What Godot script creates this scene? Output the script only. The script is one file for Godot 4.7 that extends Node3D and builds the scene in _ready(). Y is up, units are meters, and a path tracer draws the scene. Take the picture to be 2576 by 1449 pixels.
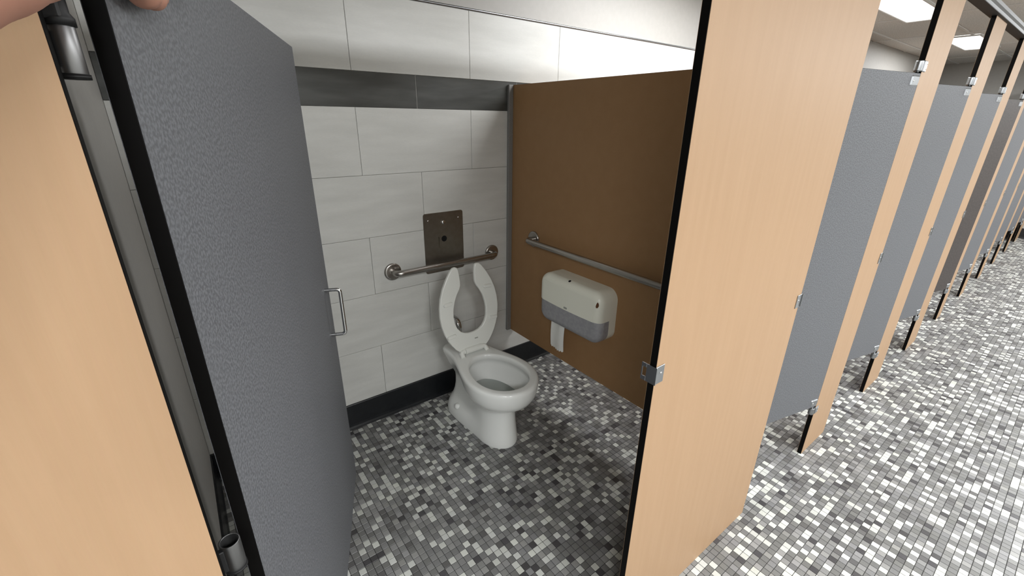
extends Node3D
# A public restroom: an open toilet stall seen from the aisle, with a row of stall doors receding beside it.
# x runs along the row of stalls, y is up, the stall fronts stand at z = 0, the tiled back wall at z = -1.565.

const BACK_Z := -1.565        # back wall face
const SIDE_X := -0.146        # side wall of the open stall
const PANEL_X := 1.562        # dividing panel face
const END_X := 10.12          # far end wall
const NEAR_X := -2.95         # wall behind the photographer
const AISLE_Z := 3.8          # wall across the aisle
const CEIL_Y := 2.5
const PANEL_LOW := 0.305
const PANEL_TOP := 1.778
const RAIL_Y := 2.085
const PITCH := 0.0268         # floor mosaic

var rng := RandomNumberGenerator.new()
var mats := {}
var taken := {}

# ------------------------------------------------------------------ nodes
func numbered(called: String) -> String:
	if not taken.has(called):
		taken[called] = 0
		return called
	taken[called] += 1
	return "%s_%03d" % [called, taken[called]]

func thing(called: String, label: String, category: String, at := Vector3.ZERO, group := "") -> Node3D:
	var o := Node3D.new()
	o.name = numbered(called)
	add_child(o)
	o.position = at
	tag(o, label, category, group)
	return o

func tag(o: Node, label: String, category: String, group := "") -> void:
	o.set_meta("label", label)
	o.set_meta("category", category)
	if group != "":
		o.set_meta("group", group)

func part(called: String, m: Mesh, mat: Material, parent: Node, at := Transform3D.IDENTITY) -> MeshInstance3D:
	var o := MeshInstance3D.new()
	o.name = called if parent != self else numbered(called)
	o.mesh = m
	o.material_override = mat
	o.transform = at
	parent.add_child(o, true)
	return o

func struct(called: String, m: Mesh, mat: Material, label: String, category: String) -> MeshInstance3D:
	var o := part(called, m, mat, self)
	o.set_meta("kind", "structure")
	tag(o, label, category)
	return o

# ------------------------------------------------------------------ mesh helpers
func mb() -> Dictionary:
	return {"v": PackedVector3Array(), "n": PackedVector3Array(), "t": PackedVector2Array(), "i": PackedInt32Array()}

func uvof(p: Vector3, n: Vector3) -> Vector2:
	var a := n.abs()
	if a.y >= a.x and a.y >= a.z:
		return Vector2(p.x, p.z)
	if a.x >= a.z:
		return Vector2(p.z, -p.y)
	return Vector2(p.x, -p.y)

func vert(b: Dictionary, p: Vector3, n: Vector3) -> int:
	b.v.append(p)
	b.n.append(n)
	b.t.append(uvof(p, n))
	return b.v.size() - 1

func face(b: Dictionary, i: int, j: int, k: int) -> void:
	var p: Vector3 = b.v[i]
	var c: Vector3 = (b.v[j] - p).cross(b.v[k] - p)
	if c.dot(b.n[i] + b.n[j] + b.n[k]) > 0.0:
		b.i.append_array([i, k, j])
	else:
		b.i.append_array([i, j, k])

func flat(b: Dictionary, pts: Array, n: Vector3) -> void:
	var f: int = b.v.size()
	for p in pts:
		vert(b, p, n)
	for k in range(1, pts.size() - 1):
		face(b, f, f + k, f + k + 1)

func done(b: Dictionary, T := Transform3D.IDENTITY) -> ArrayMesh:
	if T != Transform3D.IDENTITY:
		for k in b.v.size():
			b.v[k] = T * b.v[k]
			b.n[k] = (T.basis * b.n[k]).normalized()
	var a := []
	a.resize(Mesh.ARRAY_MAX)
	a[Mesh.ARRAY_VERTEX] = b.v
	a[Mesh.ARRAY_NORMAL] = b.n
	a[Mesh.ARRAY_TEX_UV] = b.t
	a[Mesh.ARRAY_INDEX] = b.i
	var m := ArrayMesh.new()
	m.add_surface_from_arrays(Mesh.PRIMITIVE_TRIANGLES, a)
	return m

# a box with chamfered edges
func bx(b: Dictionary, lo: Vector3, hi: Vector3, c := 0.0) -> void:
	var m := (lo + hi) / 2.0
	var h := (hi - lo) / 2.0
	c = minf(c, 0.49 * minf(h.x, minf(h.y, h.z)) * 2.0)
	var ax := [Vector3.RIGHT, Vector3.UP, Vector3.BACK]
	for k in 3:
		var u: Vector3 = ax[(k + 1) % 3]
		var w: Vector3 = ax[(k + 2) % 3]
		var hu := h.dot(u) - c
		var hw := h.dot(w) - c
		for s in [-1.0, 1.0]:
			var n: Vector3 = ax[k] * s
			var q: Vector3 = m + n * h.dot(ax[k])
			flat(b, [q + u * hu + w * hw, q - u * hu + w * hw, q - u * hu - w * hw, q + u * hu - w * hw], n)
	if c <= 0.0:
		return
	for k in 3:
		var d: Vector3 = ax[k]
		var u: Vector3 = ax[(k + 1) % 3]
		var w: Vector3 = ax[(k + 2) % 3]
		var hd := h.dot(d) - c
		for s in [-1.0, 1.0]:
			for t in [-1.0, 1.0]:
				var e1: Vector3 = m + u * s * h.dot(u) + w * t * (h.dot(w) - c)
				var e2: Vector3 = m + u * s * (h.dot(u) - c) + w * t * h.dot(w)
				flat(b, [e1 + d * hd, e1 - d * hd, e2 - d * hd, e2 + d * hd], (u * s + w * t).normalized())
	for sx in [-1.0, 1.0]:
		for sy in [-1.0, 1.0]:
			for sz in [-1.0, 1.0]:
				var sg := Vector3(sx, sy, sz)
				var o := m + h * sg
				flat(b, [o - Vector3(0, c * sy, c * sz), o - Vector3(c * sx, 0, c * sz), o - Vector3(c * sx, c * sy, 0)], sg.normalized())

func box(lo: Vector3, hi: Vector3, c := 0.0) -> ArrayMesh:
	var b := mb()
	bx(b, lo, hi, c)
	return done(b)

# rings of equal length joined by smooth quads; normals from neighbours, turned away from the ring centres (or inwards)
func rings(b: Dictionary, rr: Array, closed := true, flip := false) -> void:
	var f: int = b.v.size()
	var cnt: int = rr[0].size()
	for r in rr.size():
		for k in cnt:
			var r0: Array = rr[maxi(r - 1, 0)]
			var r1: Array = rr[mini(r + 1, rr.size() - 1)]
			var along: Vector3 = r1[k] - r0[k]
			var k0 := (k - 1 + cnt) % cnt if closed else maxi(k - 1, 0)
			var k1 := (k + 1) % cnt if closed else mini(k + 1, cnt - 1)
			var across: Vector3 = rr[r][k1] - rr[r][k0]
			if across.length() < 1e-7:
				across = r0[k1] - r0[k0] + r1[k1] - r1[k0]
			var n := along.cross(across)
			n = n.normalized() if n.length() > 1e-12 else Vector3.UP
			vert(b, rr[r][k], -n if flip else n)
	for r in rr.size() - 1:
		for k in (cnt if closed else cnt - 1):
			var k1 := (k + 1) % cnt
			var a := f + r * cnt + k
			var a1 := f + r * cnt + k1
			var c := f + (r + 1) * cnt + k
			var c1 := f + (r + 1) * cnt + k1
			face(b, a, a1, c1)
			face(b, a, c1, c)

func smooth_path(pts: Array, r: float, seg := 6) -> Array:
	# rounds the corners of a polyline
	var out := [pts[0]]
	for k in range(1, pts.size() - 1):
		var a: Vector3 = pts[k] + (pts[k - 1] - pts[k]).normalized() * r
		var c: Vector3 = pts[k] + (pts[k + 1] - pts[k]).normalized() * r
		for s in seg + 1:
			var t := float(s) / seg
			out.append(a.lerp(pts[k], t).lerp(pts[k].lerp(c, t), t))
	out.append(pts[-1])
	return out

func tube(b: Dictionary, path: Array, r: float, sides := 20, caps := true) -> void:
	var d0: Vector3 = (path[1] - path[0]).normalized()
	var u: Vector3 = d0.cross(Vector3.UP if absf(d0.y) < 0.9 else Vector3.RIGHT).normalized()
	var f: int = b.v.size()
	for k in path.size():
		var d: Vector3 = (path[mini(k + 1, path.size() - 1)] - path[maxi(k - 1, 0)]).normalized()
		u = (u - d * u.dot(d)).normalized()
		var w := d.cross(u)
		for s in sides:
			var a := TAU * s / sides
			var n := u * cos(a) + w * sin(a)
			vert(b, path[k] + n * r, n)
	for k in path.size() - 1:
		for s in sides:
			var s1 := (s + 1) % sides
			face(b, f + k * sides + s, f + k * sides + s1, f + (k + 1) * sides + s1)
			face(b, f + k * sides + s, f + (k + 1) * sides + s1, f + (k + 1) * sides + s)
	if caps:
		for e in [0, path.size() - 1]:
			var n: Vector3 = (path[0] - path[1]).normalized() if e == 0 else (path[-1] - path[-2]).normalized()
			var pts := []
			for s in sides:
				pts.append(b.v[f + e * sides + s])
			flat(b, pts, n)

# profile of (radius, height) turned about local z (height along +z), then placed by T
func lathe(b: Dictionary, prof: Array, T: Transform3D, sides := 28) -> void:
	var f: int = b.v.size()
	for k in prof.size():
		var p0: Vector2 = prof[maxi(k - 1, 0)]
		var p1: Vector2 = prof[mini(k + 1, prof.size() - 1)]
		var t := (p1 - p0).normalized()
		for s in sides:
			var a := TAU * s / sides
			var dir := Vector3(cos(a), sin(a), 0)
			var n := (dir * t.y - Vector3(0, 0, t.x)).normalized()
			vert(b, T * (dir * prof[k].x + Vector3(0, 0, prof[k].y)), (T.basis * n).normalized())
	for k in prof.size() - 1:
		for s in sides:
			var s1 := (s + 1) % sides
			face(b, f + k * sides + s, f + k * sides + s1, f + (k + 1) * sides + s1)
			face(b, f + k * sides + s, f + (k + 1) * sides + s1, f + (k + 1) * sides + s)

func toward(at: Vector3, d: Vector3) -> Transform3D:
	d = d.normalized()
	var u := d.cross(Vector3.UP if absf(d.y) < 0.9 else Vector3.RIGHT).normalized()
	return Transform3D(Basis(u, d.cross(u), d), at)

# inset of a closed outline that keeps its point count
func inset(poly: PackedVector2Array, d: float) -> PackedVector2Array:
	var out := PackedVector2Array()
	var n := poly.size()
	for k in n:
		var e0 := (poly[k] - poly[(k - 1 + n) % n]).normalized()
		var e1 := (poly[(k + 1) % n] - poly[k]).normalized()
		var m := (Vector2(-e0.y, e0.x) + Vector2(-e1.y, e1.x)).normalized()
		out.append(poly[k] + m * d)
	return out

func ccw(poly: PackedVector2Array) -> PackedVector2Array:
	if Geometry2D.is_polygon_clockwise(poly):   # y up: "clockwise" here is counter-clockwise seen with y down
		poly.reverse()
	var a := 0.0
	for k in poly.size():
		a += poly[k].cross(poly[(k + 1) % poly.size()])
	if a < 0.0:
		poly.reverse()
	return poly

# layers: array of [z, inset]; solid between first and last, in local xy with z out, placed by T
func prism(b: Dictionary, poly: PackedVector2Array, layers: Array, T: Transform3D, smooth_deg := 40.0) -> void:
	poly = ccw(poly)
	var n := poly.size()
	var lay := []
	for l in layers:
		lay.append([l[0], inset(poly, l[1])])
	var en := []
	for k in n:
		var e := (poly[(k + 1) % n] - poly[k]).normalized()
		en.append(Vector2(e.y, -e.x))
	for l in lay.size() - 1:
		var dz: float = layers[l + 1][0] - layers[l][0]
		var di: float = layers[l + 1][1] - layers[l][1]
		var lift := Vector2(dz, di).normalized()
		for k in n:
			var k1 := (k + 1) % n
			var ns := []
			for q in [[k, (k - 1 + n) % n], [k1, k1]]:
				var m: Vector2 = en[k]
				var other: Vector2 = en[q[1]]
				if rad_to_deg(absf(m.angle_to(other))) < smooth_deg:
					m = (m + other).normalized()
				ns.append((T.basis * Vector3(m.x * lift.x, m.y * lift.x, lift.y)).normalized())
			var za: float = lay[l][0]
			var zb: float = lay[l + 1][0]
			var pa: PackedVector2Array = lay[l][1]
			var pb: PackedVector2Array = lay[l + 1][1]
			var i0 := vert(b, T * Vector3(pa[k].x, pa[k].y, za), ns[0])
			var i1 := vert(b, T * Vector3(pa[k1].x, pa[k1].y, za), ns[1])
			var i2 := vert(b, T * Vector3(pb[k1].x, pb[k1].y, zb), ns[1])
			var i3 := vert(b, T * Vector3(pb[k].x, pb[k].y, zb), ns[0])
			face(b, i0, i1, i2)
			face(b, i0, i2, i3)
	for e in [0, lay.size() - 1]:
		var pl: PackedVector2Array = lay[e][1]
		var sgn := -1.0 if (e == 0) == (layers[-1][0] > layers[0][0]) else 1.0
		var nn := (T.basis * Vector3(0, 0, sgn)).normalized()
		var f: int = b.v.size()
		for q in pl:
			vert(b, T * Vector3(q.x, q.y, lay[e][0]), nn)
		var tri := Geometry2D.triangulate_polygon(pl)
		for k in range(0, tri.size(), 3):
			face(b, f + tri[k], f + tri[k + 1], f + tri[k + 2])

func rounded(w: float, h: float, r: float, seg := 6) -> PackedVector2Array:
	var out := PackedVector2Array()
	for q in [[1, 1, 0.0], [-1, 1, PI / 2], [-1, -1, PI], [1, -1, 1.5 * PI]]:
		for s in seg + 1:
			var a: float = q[2] + PI / 2 * s / seg
			out.append(Vector2(q[0] * (w / 2 - r) + r * cos(a), q[1] * (h / 2 - r) + r * sin(a)))
	return out

# ------------------------------------------------------------------ materials
func mat(called: String, color: Color, rough := 0.5, metal := 0.0) -> StandardMaterial3D:
	var m := StandardMaterial3D.new()
	m.resource_name = called
	m.albedo_color = color
	m.roughness = rough
	m.metallic = metal
	mats[called] = m
	return m

func noise(seed_: int, freq: float, oct := 3) -> FastNoiseLite:
	var n := FastNoiseLite.new()
	n.seed = seed_
	n.noise_type = FastNoiseLite.TYPE_SIMPLEX_SMOOTH
	n.frequency = freq
	n.fractal_type = FastNoiseLite.FRACTAL_FBM if oct > 1 else FastNoiseLite.FRACTAL_NONE
	n.fractal_octaves = oct
	return n

# two colours mixed by seamless noise, steep = contrast of the edge between them
func blend_tex(w: int, h: int, freq: float, oct: int, seed_: int, dark: Color, light: Color, steep: float, mid := 0.5, grain := 0.0) -> ImageTexture:
	var src := noise(seed_, freq, oct).get_seamless_image(w, h)
	src.convert(Image.FORMAT_L8)
	var d := src.get_data()
	var out := PackedByteArray()
	out.resize(w * h * 3)
	var r := RandomNumberGenerator.new()
	r.seed = seed_ + 77
	for k in w * h:
		var t := clampf((d[k] / 255.0 - mid) * steep + 0.5, 0.0, 1.0)
		var g := 1.0 + (r.randf() - 0.5) * grain
		out[k * 3] = int(clampf(lerpf(dark.r, light.r, t) * g, 0, 1) * 255.0)
		out[k * 3 + 1] = int(clampf(lerpf(dark.g, light.g, t) * g, 0, 1) * 255.0)
		out[k * 3 + 2] = int(clampf(lerpf(dark.b, light.b, t) * g, 0, 1) * 255.0)
	var im := Image.create_from_data(w, h, false, Image.FORMAT_RGB8, out)
	im.generate_mipmaps()
	return ImageTexture.create_from_image(im)

func textured(called: String, tex: Texture2D, su: float, sv: float, rough: float) -> StandardMaterial3D:
	var m := mat(called, Color.WHITE, rough)
	m.albedo_texture = tex
	m.uv1_scale = Vector3(1.0 / su, 1.0 / sv, 1.0)
	return m

func make_materials() -> void:
	# speckled grey laminate of the doors: short upright flecks
	var grey := blend_tex(512, 420, 0.14, 2, 11, Color(0.32, 0.324, 0.334), Color(0.393, 0.398, 0.41), 2.4, 0.5, 0.09)
	textured("grey_laminate", grey, 0.38, 0.38, 0.5).metallic_specular = 0.3
	var brown := blend_tex(256, 256, 0.08, 2, 12, Color(0.205, 0.185, 0.178), Color(0.245, 0.222, 0.214), 2.0, 0.5, 0.04)
	textured("dark_laminate", brown, 0.4, 0.4, 0.5).metallic_specular = 0.3
	# maple laminate: faint upright grain
	var maple := blend_tex(512, 128, 0.03, 4, 21, Color(0.595, 0.487, 0.378), Color(0.609, 0.501, 0.392), 1.3, 0.5, 0.012)
	textured("maple_laminate", maple, 0.5, 2.4, 0.5).metallic_specular = 0.3
	var tan := blend_tex(256, 256, 0.03, 3, 22, Color(0.60, 0.465, 0.325), Color(0.613, 0.478, 0.338), 1.3, 0.5, 0.015)
	textured("brown_laminate", tan, 0.6, 0.6, 0.45).metallic_specular = 0.35
	var chan := blend_tex(256, 256, 0.15, 2, 23, Color(0.46, 0.455, 0.445), Color(0.52, 0.515, 0.505), 2.0, 0.5, 0.05)
	textured("channel_grey", chan, 0.2, 0.2, 0.5)
	mat("phenolic_core", Color(0.03, 0.027, 0.025), 0.6).metallic_specular = 0.2
	# pale wall tile with soft level streaks
	for k in 4:
		var t := blend_tex(256, 256, 0.016, 4, 31 + k, Color(0.778, 0.778, 0.76), Color(0.815, 0.815, 0.797), 1.4, 0.5, 0.02)
		var m := textured("pale_tile_%d" % k, t, 1.9, 0.34, 0.30)
		m.uv1_offset = Vector3(0.31 * k, 0.17 * k, 0)
	var dk := blend_tex(256, 256, 0.016, 4, 41, Color(0.245, 0.25, 0.24), Color(0.315, 0.32, 0.31), 1.4, 0.5, 0.03)
	textured("slate_tile", dk, 1.7, 0.3, 0.3)
	mat("wall_grout", Color(0.72, 0.715, 0.695), 0.9)
	mat("pale_joint", Color(0.82, 0.81, 0.79), 0.9)
	var paint := blend_tex(256, 256, 0.05, 3, 51, Color(0.66, 0.65, 0.63), Color(0.673, 0.663, 0.643), 1.5, 0.5, 0.012)
	textured("wall_paint", paint, 0.6, 0.6, 0.55)
	var base := blend_tex(256, 256, 0.05, 3, 52, Color(0.075, 0.083, 0.095), Color(0.095, 0.105, 0.118), 1.5, 0.5, 0.06)
	textured("black_base", base, 0.5, 0.5, 0.32)
	mat("floor_grout", Color(0.20, 0.20, 0.195), 0.9)
	var grit := blend_tex(256, 256, 0.2, 2, 61, Color(0.88, 0.88, 0.88), Color(1.0, 1.0, 1.0), 1.6, 0.5, 0.05)
	var ft := textured("floor_tile", grit, 1, 1, 0.36)
	ft.vertex_color_use_as_albedo = true
	ft.uv1_triplanar = true
	ft.uv1_world_triplanar = true
	ft.uv1_scale = Vector3(7, 7, 7)
	var ceil_t := blend_tex(256, 256, 0.12, 3, 71, Color(0.74, 0.73, 0.71), Color(0.82, 0.81, 0.79), 2.2, 0.45, 0.05)
	textured("ceiling_board", ceil_t, 0.5, 0.5, 0.95)
	mat("ceiling_grid", Color(0.80, 0.80, 0.79), 0.5)
	mat("porcelain", Color(0.88, 0.885, 0.87), 0.13).clearcoat_enabled = false
	mat("seat_plastic", Color(0.885, 0.89, 0.865), 0.3)
	var steel := mat("brushed_steel", Color(0.68, 0.665, 0.645), 0.27, 1.0)
	steel.anisotropy_enabled = true
	steel.anisotropy = 0.4
	var plate := blend_tex(256, 256, 0.03, 3, 81, Color(0.575, 0.555, 0.525), Color(0.605, 0.585, 0.555), 1.4, 0.5, 0.02)
	var pm := textured("steel_plate", plate, 0.3, 0.3, 0.36)
	pm.metallic = 1.0
	mat("plate_stain", Color(0.42, 0.40, 0.37), 0.5, 1.0)
	mat("chrome", Color(0.80, 0.80, 0.80), 0.08, 1.0)
	mat("satin_aluminium", Color(0.60, 0.61, 0.62), 0.3, 1.0)
	mat("dull_steel", Color(0.50, 0.50, 0.50), 0.42, 1.0)
	mat("black_hole", Color(0.008, 0.008, 0.008), 0.95)
	mat("black_nylon", Color(0.03, 0.03, 0.035), 0.6)
	mat("ivory_plastic", Color(0.915, 0.915, 0.86), 0.33)
	var smoke := blend_tex(256, 256, 0.03, 4, 91, Color(0.57, 0.57, 0.585), Color(0.62, 0.62, 0.63), 1.4, 0.5, 0.03)
	textured("smoky_plastic", smoke, 0.22, 0.22, 0.35)
	mat("paper", Color(0.90, 0.90, 0.88), 0.95)
	mat("rust", Color(0.36, 0.22, 0.11), 0.9)
	mat("logo_grey", Color(0.62, 0.63, 0.60), 0.5)
	mat("skin", Color(0.60, 0.43, 0.36), 0.55)
	var lens := mat("lamp_lens", Color(0.95, 0.95, 0.95), 0.6)
	lens.emission_enabled = true
	lens.emission = Color(1.0, 1.0, 1.0)
	lens.emission_energy_multiplier = 1.6
	var water := mat("bowl_water", Color(0.97, 0.985, 0.98, 0.04), 0.02)
	water.transparency = BaseMaterial3D.TRANSPARENCY_ALPHA
	water.refraction_enabled = true
	water.refraction_scale = 0.033

# ------------------------------------------------------------------ setting
func make_shell() -> void:
	# floor slab in the colour of the grout; the mosaic stands 1.5 mm proud of it
	var slab := struct("floor", box(Vector3(NEAR_X - 0.1, -0.12, BACK_Z - 0.1), Vector3(END_X + 0.1, -0.0015, AISLE_Z + 0.1)), mats.floor_grout, "grey mosaic floor of small square tiles in mixed greys", "floor")
	make_mosaic(slab)
	struct("ceiling", box(Vector3(NEAR_X - 0.1, CEIL_Y + 0.012, BACK_Z - 0.1), Vector3(END_X + 0.1, CEIL_Y + 0.15, AISLE_Z + 0.1)), mats.ceiling_grid, "suspended ceiling of pale mineral boards in a metal grid", "ceiling")
	var ceiling := get_node("ceiling")
	# grid of T-bars and the boards lying on them
	var gx := -2.94
	var cell := Vector2(1.22, 0.61)
	var bar := mb()
	var xs := []
	var zs := []
	var x := gx
	while x < END_X:
		xs.append(x)
		x += cell.x
	var z := -1.37
	while z < AISLE_Z:
		zs.append(z)
		z += cell.y
	for q in xs:
		bx(bar, Vector3(q - 0.012, CEIL_Y - 0.002, BACK_Z), Vector3(q + 0.012, CEIL_Y + 0.012, AISLE_Z))
	for q in zs:
		bx(bar, Vector3(NEAR_X, CEIL_Y - 0.0025, q - 0.012), Vector3(END_X, CEIL_Y + 0.012, q + 0.012))
	part("grid", done(bar), mats.ceiling_grid, ceiling)
	xs.push_front(NEAR_X)
	xs.append(END_X)
	zs.push_front(BACK_Z)
	zs.append(AISLE_Z)
	for i in xs.size() - 1:
		for j in zs.size() - 1:
			if xs[i + 1] - xs[i] > 0.05 and zs[j + 1] - zs[j] > 0.05:
				part("ceiling_board", box(Vector3(xs[i] + 0.012, CEIL_Y + 0.003, zs[j] + 0.012), Vector3(xs[i + 1] - 0.012, CEIL_Y + 0.012, zs[j + 1] - 0.012)), mats.ceiling_board, ceiling)
	# back wall: tile core, tiles with real joints, metal edge, painted top
	var wall := struct("wall_back", box(Vector3(NEAR_X - 0.1, 0, BACK_Z - 0.12), Vector3(END_X + 0.1, CEIL_Y + 0.05, BACK_Z - 0.006)), mats.wall_grout, "back wall of large pale streaked tiles with a dark slate band", "wall")
	part("painted_wall", box(Vector3(SIDE_X, 2.103, BACK_Z - 0.007), Vector3(END_X, CEIL_Y + 0.012, BACK_Z - 0.002)), mats.wall_paint, wall)
	var rows := [[0.1524, 0.4515, 1, 0], [0.4515, 0.7505, 0, 0], [0.7505, 1.0497, 1, 0], [1.0497, 1.3490, 0, 0], [1.3490, 1.6464, 1, 0], [1.6464, 1.7919, 0, 1], [1.7919, 2.0935, 1, 0]]
	# joints measured on the wall: one family through x = 0.695 + 0.602 n, the other half a tile on
	var g := 0.0007
	for r in rows.size():
		var row: Array = rows[r]
		var x0: float = 0.695 - 0.602 * 2 + (0.301 if row[2] == 0 else 0.0)
		var n := 0
		while x0 < END_X:
			var a := maxf(x0, SIDE_X)
			var c := minf(x0 + 0.602, END_X)
			if c - a > 0.03:
				var m: StandardMaterial3D = mats.slate_tile if row[3] == 1 else mats["pale_tile_%d" % ((n * 3 + r * 2 + n / 3) % 4)]
				part("wall_tile", box(Vector3(a + g, row[0] + g, BACK_Z - 0.007), Vector3(c - g, row[1] - g, BACK_Z), 0.0012), m, wall)
			x0 += 0.602
			n += 1
	# light joints in the slate band
	var xj := 0.695 + 0.301 - 0.602 * 2
	var jb := mb()
	while xj < END_X:
		if xj > SIDE_X:
			bx(jb, Vector3(xj - 0.0012, 1.6468, BACK_Z - 0.0065), Vector3(xj + 0.0012, 1.7915, BACK_Z - 0.0012))
		xj += 0.602
	part("band_grout", done(jb), mats.pale_joint, wall)
	var tr := mb()
	tube(tr, [Vector3(SIDE_X, 2.0985, BACK_Z - 0.001), Vector3(END_X, 2.0985, BACK_Z - 0.001)], 0.006, 12)
	var edge := struct("trim_1", done(tr), mats.satin_aluminium, "thin bright metal edge strip along the top of the wall tiles", "trim")
	edge.set_meta("kind", "structure")
	base_strip("baseboard_back", Vector3(SIDE_X, 0, BACK_Z), Vector3(END_X, 0, BACK_Z), Vector3.BACK, "black cove base along the foot of the tiled back wall")
	# side wall: a solid return beside the open stall
	struct("wall_side", box(Vector3(NEAR_X, 0, BACK_Z - 0.005), Vector3(SIDE_X, CEIL_Y + 0.012, -0.06)), mats.wall_paint, "plain pale side wall of the open stall behind its grey door", "wall")
	base_strip("baseboard_side", Vector3(SIDE_X, 0, -0.08), Vector3(SIDE_X, 0, BACK_Z + 0.016), Vector3.RIGHT, "dark base strip along the side wall behind the open door")
	# the other walls that close the room
	struct("wall_end", box(Vector3(END_X, 0, BACK_Z), Vector3(END_X + 0.12, CEIL_Y + 0.05, AISLE_Z + 0.1)), mats.wall_paint, "pale end wall beyond the last stall", "wall")
	base_strip("baseboard_end", Vector3(END_X, 0, BACK_Z + 0.016), Vector3(END_X, 0, AISLE_Z), Vector3.LEFT, "black cove base at the foot of the end wall")
	struct("wall_aisle", box(Vector3(NEAR_X - 0.1, 0, AISLE_Z), Vector3(END_X + 0.1, CEIL_Y + 0.05, AISLE_Z + 0.12)), mats.pale_tile_0, "pale wall across the aisle from the stalls", "wall")
	struct("wall_near", box(Vector3(NEAR_X - 0.12, 0, BACK_Z - 0.1), Vector3(NEAR_X, CEIL_Y + 0.05, AISLE_Z + 0.1)), mats.pale_tile_1, "pale wall at the near end of the aisle", "wall")

func base_strip(called: String, a: Vector3, c: Vector3, n: Vector3, label: String) -> void:
	# cove profile: flat upright, curved foot
	var prof := [Vector2(0.0, 0.1524), Vector2(0.0065, 0.1515), Vector2(0.008, 0.149), Vector2(0.008, 0.03), Vector2(0.0095, 0.017), Vector2(0.0135, 0.007), Vector2(0.0155, 0.0)]
	var b := mb()
	for k in prof.size() - 1:
		var p0: Vector2 = prof[k]
		var p1: Vector2 = prof[k + 1]
		var nn := (n * (p0.y - p1.y) + Vector3.UP * (p1.x - p0.x)).normalized()
		flat(b, [a + n * p0.x + Vector3.UP * p0.y, c + n * p0.x + Vector3.UP * p0.y, c + n * p1.x + Vector3.UP * p1.y, a + n * p1.x + Vector3.UP * p1.y], nn)
	for e in [a, c]:
		var pts := [e]
		for p in prof:
			pts.append(e + n * p.x + Vector3.UP * p.y)
		flat(b, pts, (a - c).normalized() if e == a else (c - a).normalized())
	struct(called, done(b), mats.black_base, label, "baseboard")

func make_mosaic(slab: Node) -> void:
	# linear base colours of the tiles
	var tones := [[0.29, Color(0.175, 0.175, 0.17)], [0.23, Color(0.225, 0.225, 0.222)], [0.14, Color(0.285, 0.283, 0.275)], [0.07, Color(0.125, 0.122, 0.12)], [0.22, Color(0.60, 0.61, 0.57)], [0.05, Color(0.068, 0.065, 0.068)]]
	var spots := []
	rng.seed = 4021
	var x := NEAR_X + 0.012
	var cells := []
	while x < END_X:
		var z := BACK_Z + 0.012
		while z < AISLE_Z:
			var t := rng.randf()
			var col: Color = tones[0][1]
			for q in tones:
				t -= q[0]
				if t <= 0.0:
					col = q[1]
					break
			var k := 0.9 + 0.2 * rng.randf()
			col = Color(col.r * k, col.g * k, col.b * k * (0.97 + 0.05 * rng.randf()))
			if not (x < SIDE_X - 0.02 and z < -0.08):
				cells.append([Vector3(x, 0, z), col])
			z += PITCH
		x += PITCH
	# one tile mesh, a shallow block with chamfered rim
	var tile_mesh := box(Vector3(-0.0125, -0.0018, -0.0125), Vector3(0.0125, 0.0, 0.0125), 0.0006)
	# the 300 tiles that show largest: nearest ones in the open stall and on the aisle floor
	var eye := Vector3(0, 1.5998, 0.5222)
	var near := []
	for k in cells.size():
		var p: Vector3 = cells[k][0]
		var in_stall := p.z < -0.40 and p.x > 0.36 - (p.z + 0.42) * 0.25 and p.x < 0.75 + (-p.z - 0.35) * 0.35 and p.z > -1.1
		if in_stall:
			near.append([p.distance_to(eye), k])
	near.sort()
	var single := {}
	for k in mini(300, near.size()):
		single[near[k][1]] = true
	var tint := {}
	for k in single:
		var c: Color = cells[k][1]
		var key := "%.2f" % snappedf(c.g, 0.03)
		if not tint.has(key):
			var m: StandardMaterial3D = mats.floor_tile.duplicate()
			m.vertex_color_use_as_albedo = false
			m.albedo_color = c.linear_to_srgb()
			tint[key] = m
		part("floor_tile", tile_mesh, tint[key], slab, Transform3D(Basis.IDENTITY, cells[k][0]))
	var mm := MultiMesh.new()
	mm.transform_format = MultiMesh.TRANSFORM_3D
	mm.use_colors = true
	mm.mesh = tile_mesh
	mm.instance_count = cells.size() - single.size()
	var at := 0
	for k in cells.size():
		if single.has(k):
			continue
		mm.set_instance_transform(at, Transform3D(Basis.IDENTITY, cells[k][0]))
		mm.set_instance_color(at, cells[k][1])
		at += 1
	var mi := MultiMeshInstance3D.new()
	mi.name = "mosaic_tiles"
	mi.multimesh = mm
	mi.material_override = mats.floor_tile
	mi.set_meta("kind", "stuff")
	slab.add_child(mi)

func lamp(c: Vector3, label: String, wide: float, energy: float) -> void:
	var o := thing("ceiling_light", label, "ceiling light", c, "ceiling panel lights")
	var f := mb()
	var hx := 0.625
	var hz := wide / 2 + 0.015
	for s in [-1.0, 1.0]:
		bx(f, Vector3(-hx, -0.016, s * (hz - 0.0075) - 0.0075), Vector3(hx, -0.0027, s * (hz - 0.0075) + 0.0075), 0.002)
		bx(f, Vector3(s * (hx - 0.0075) - 0.0075, -0.016, -hz + 0.015), Vector3(s * (hx - 0.0075) + 0.0075, -0.0027, hz - 0.015), 0.002)
	part("frame", done(f), mats.ceiling_grid, o)
	part("lens", box(Vector3(-hx + 0.015, -0.010, -hz + 0.015), Vector3(hx - 0.015, -0.003, hz - 0.015)), mats.lamp_lens, o)
	var l := AreaLight3D.new()
	l.name = "glow"
	l.area_size = Vector2(1.2, wide - 0.01)
	l.light_color = LIGHT_COLOR
	l.light_energy = energy
	l.area_range = 30.0
	l.area_attenuation = 2.0
	l.shadow_enabled = true
	o.add_child(l)
	l.transform = Transform3D(Basis(Vector3.RIGHT, -PI / 2), Vector3(0, -0.018, 0))

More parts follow.
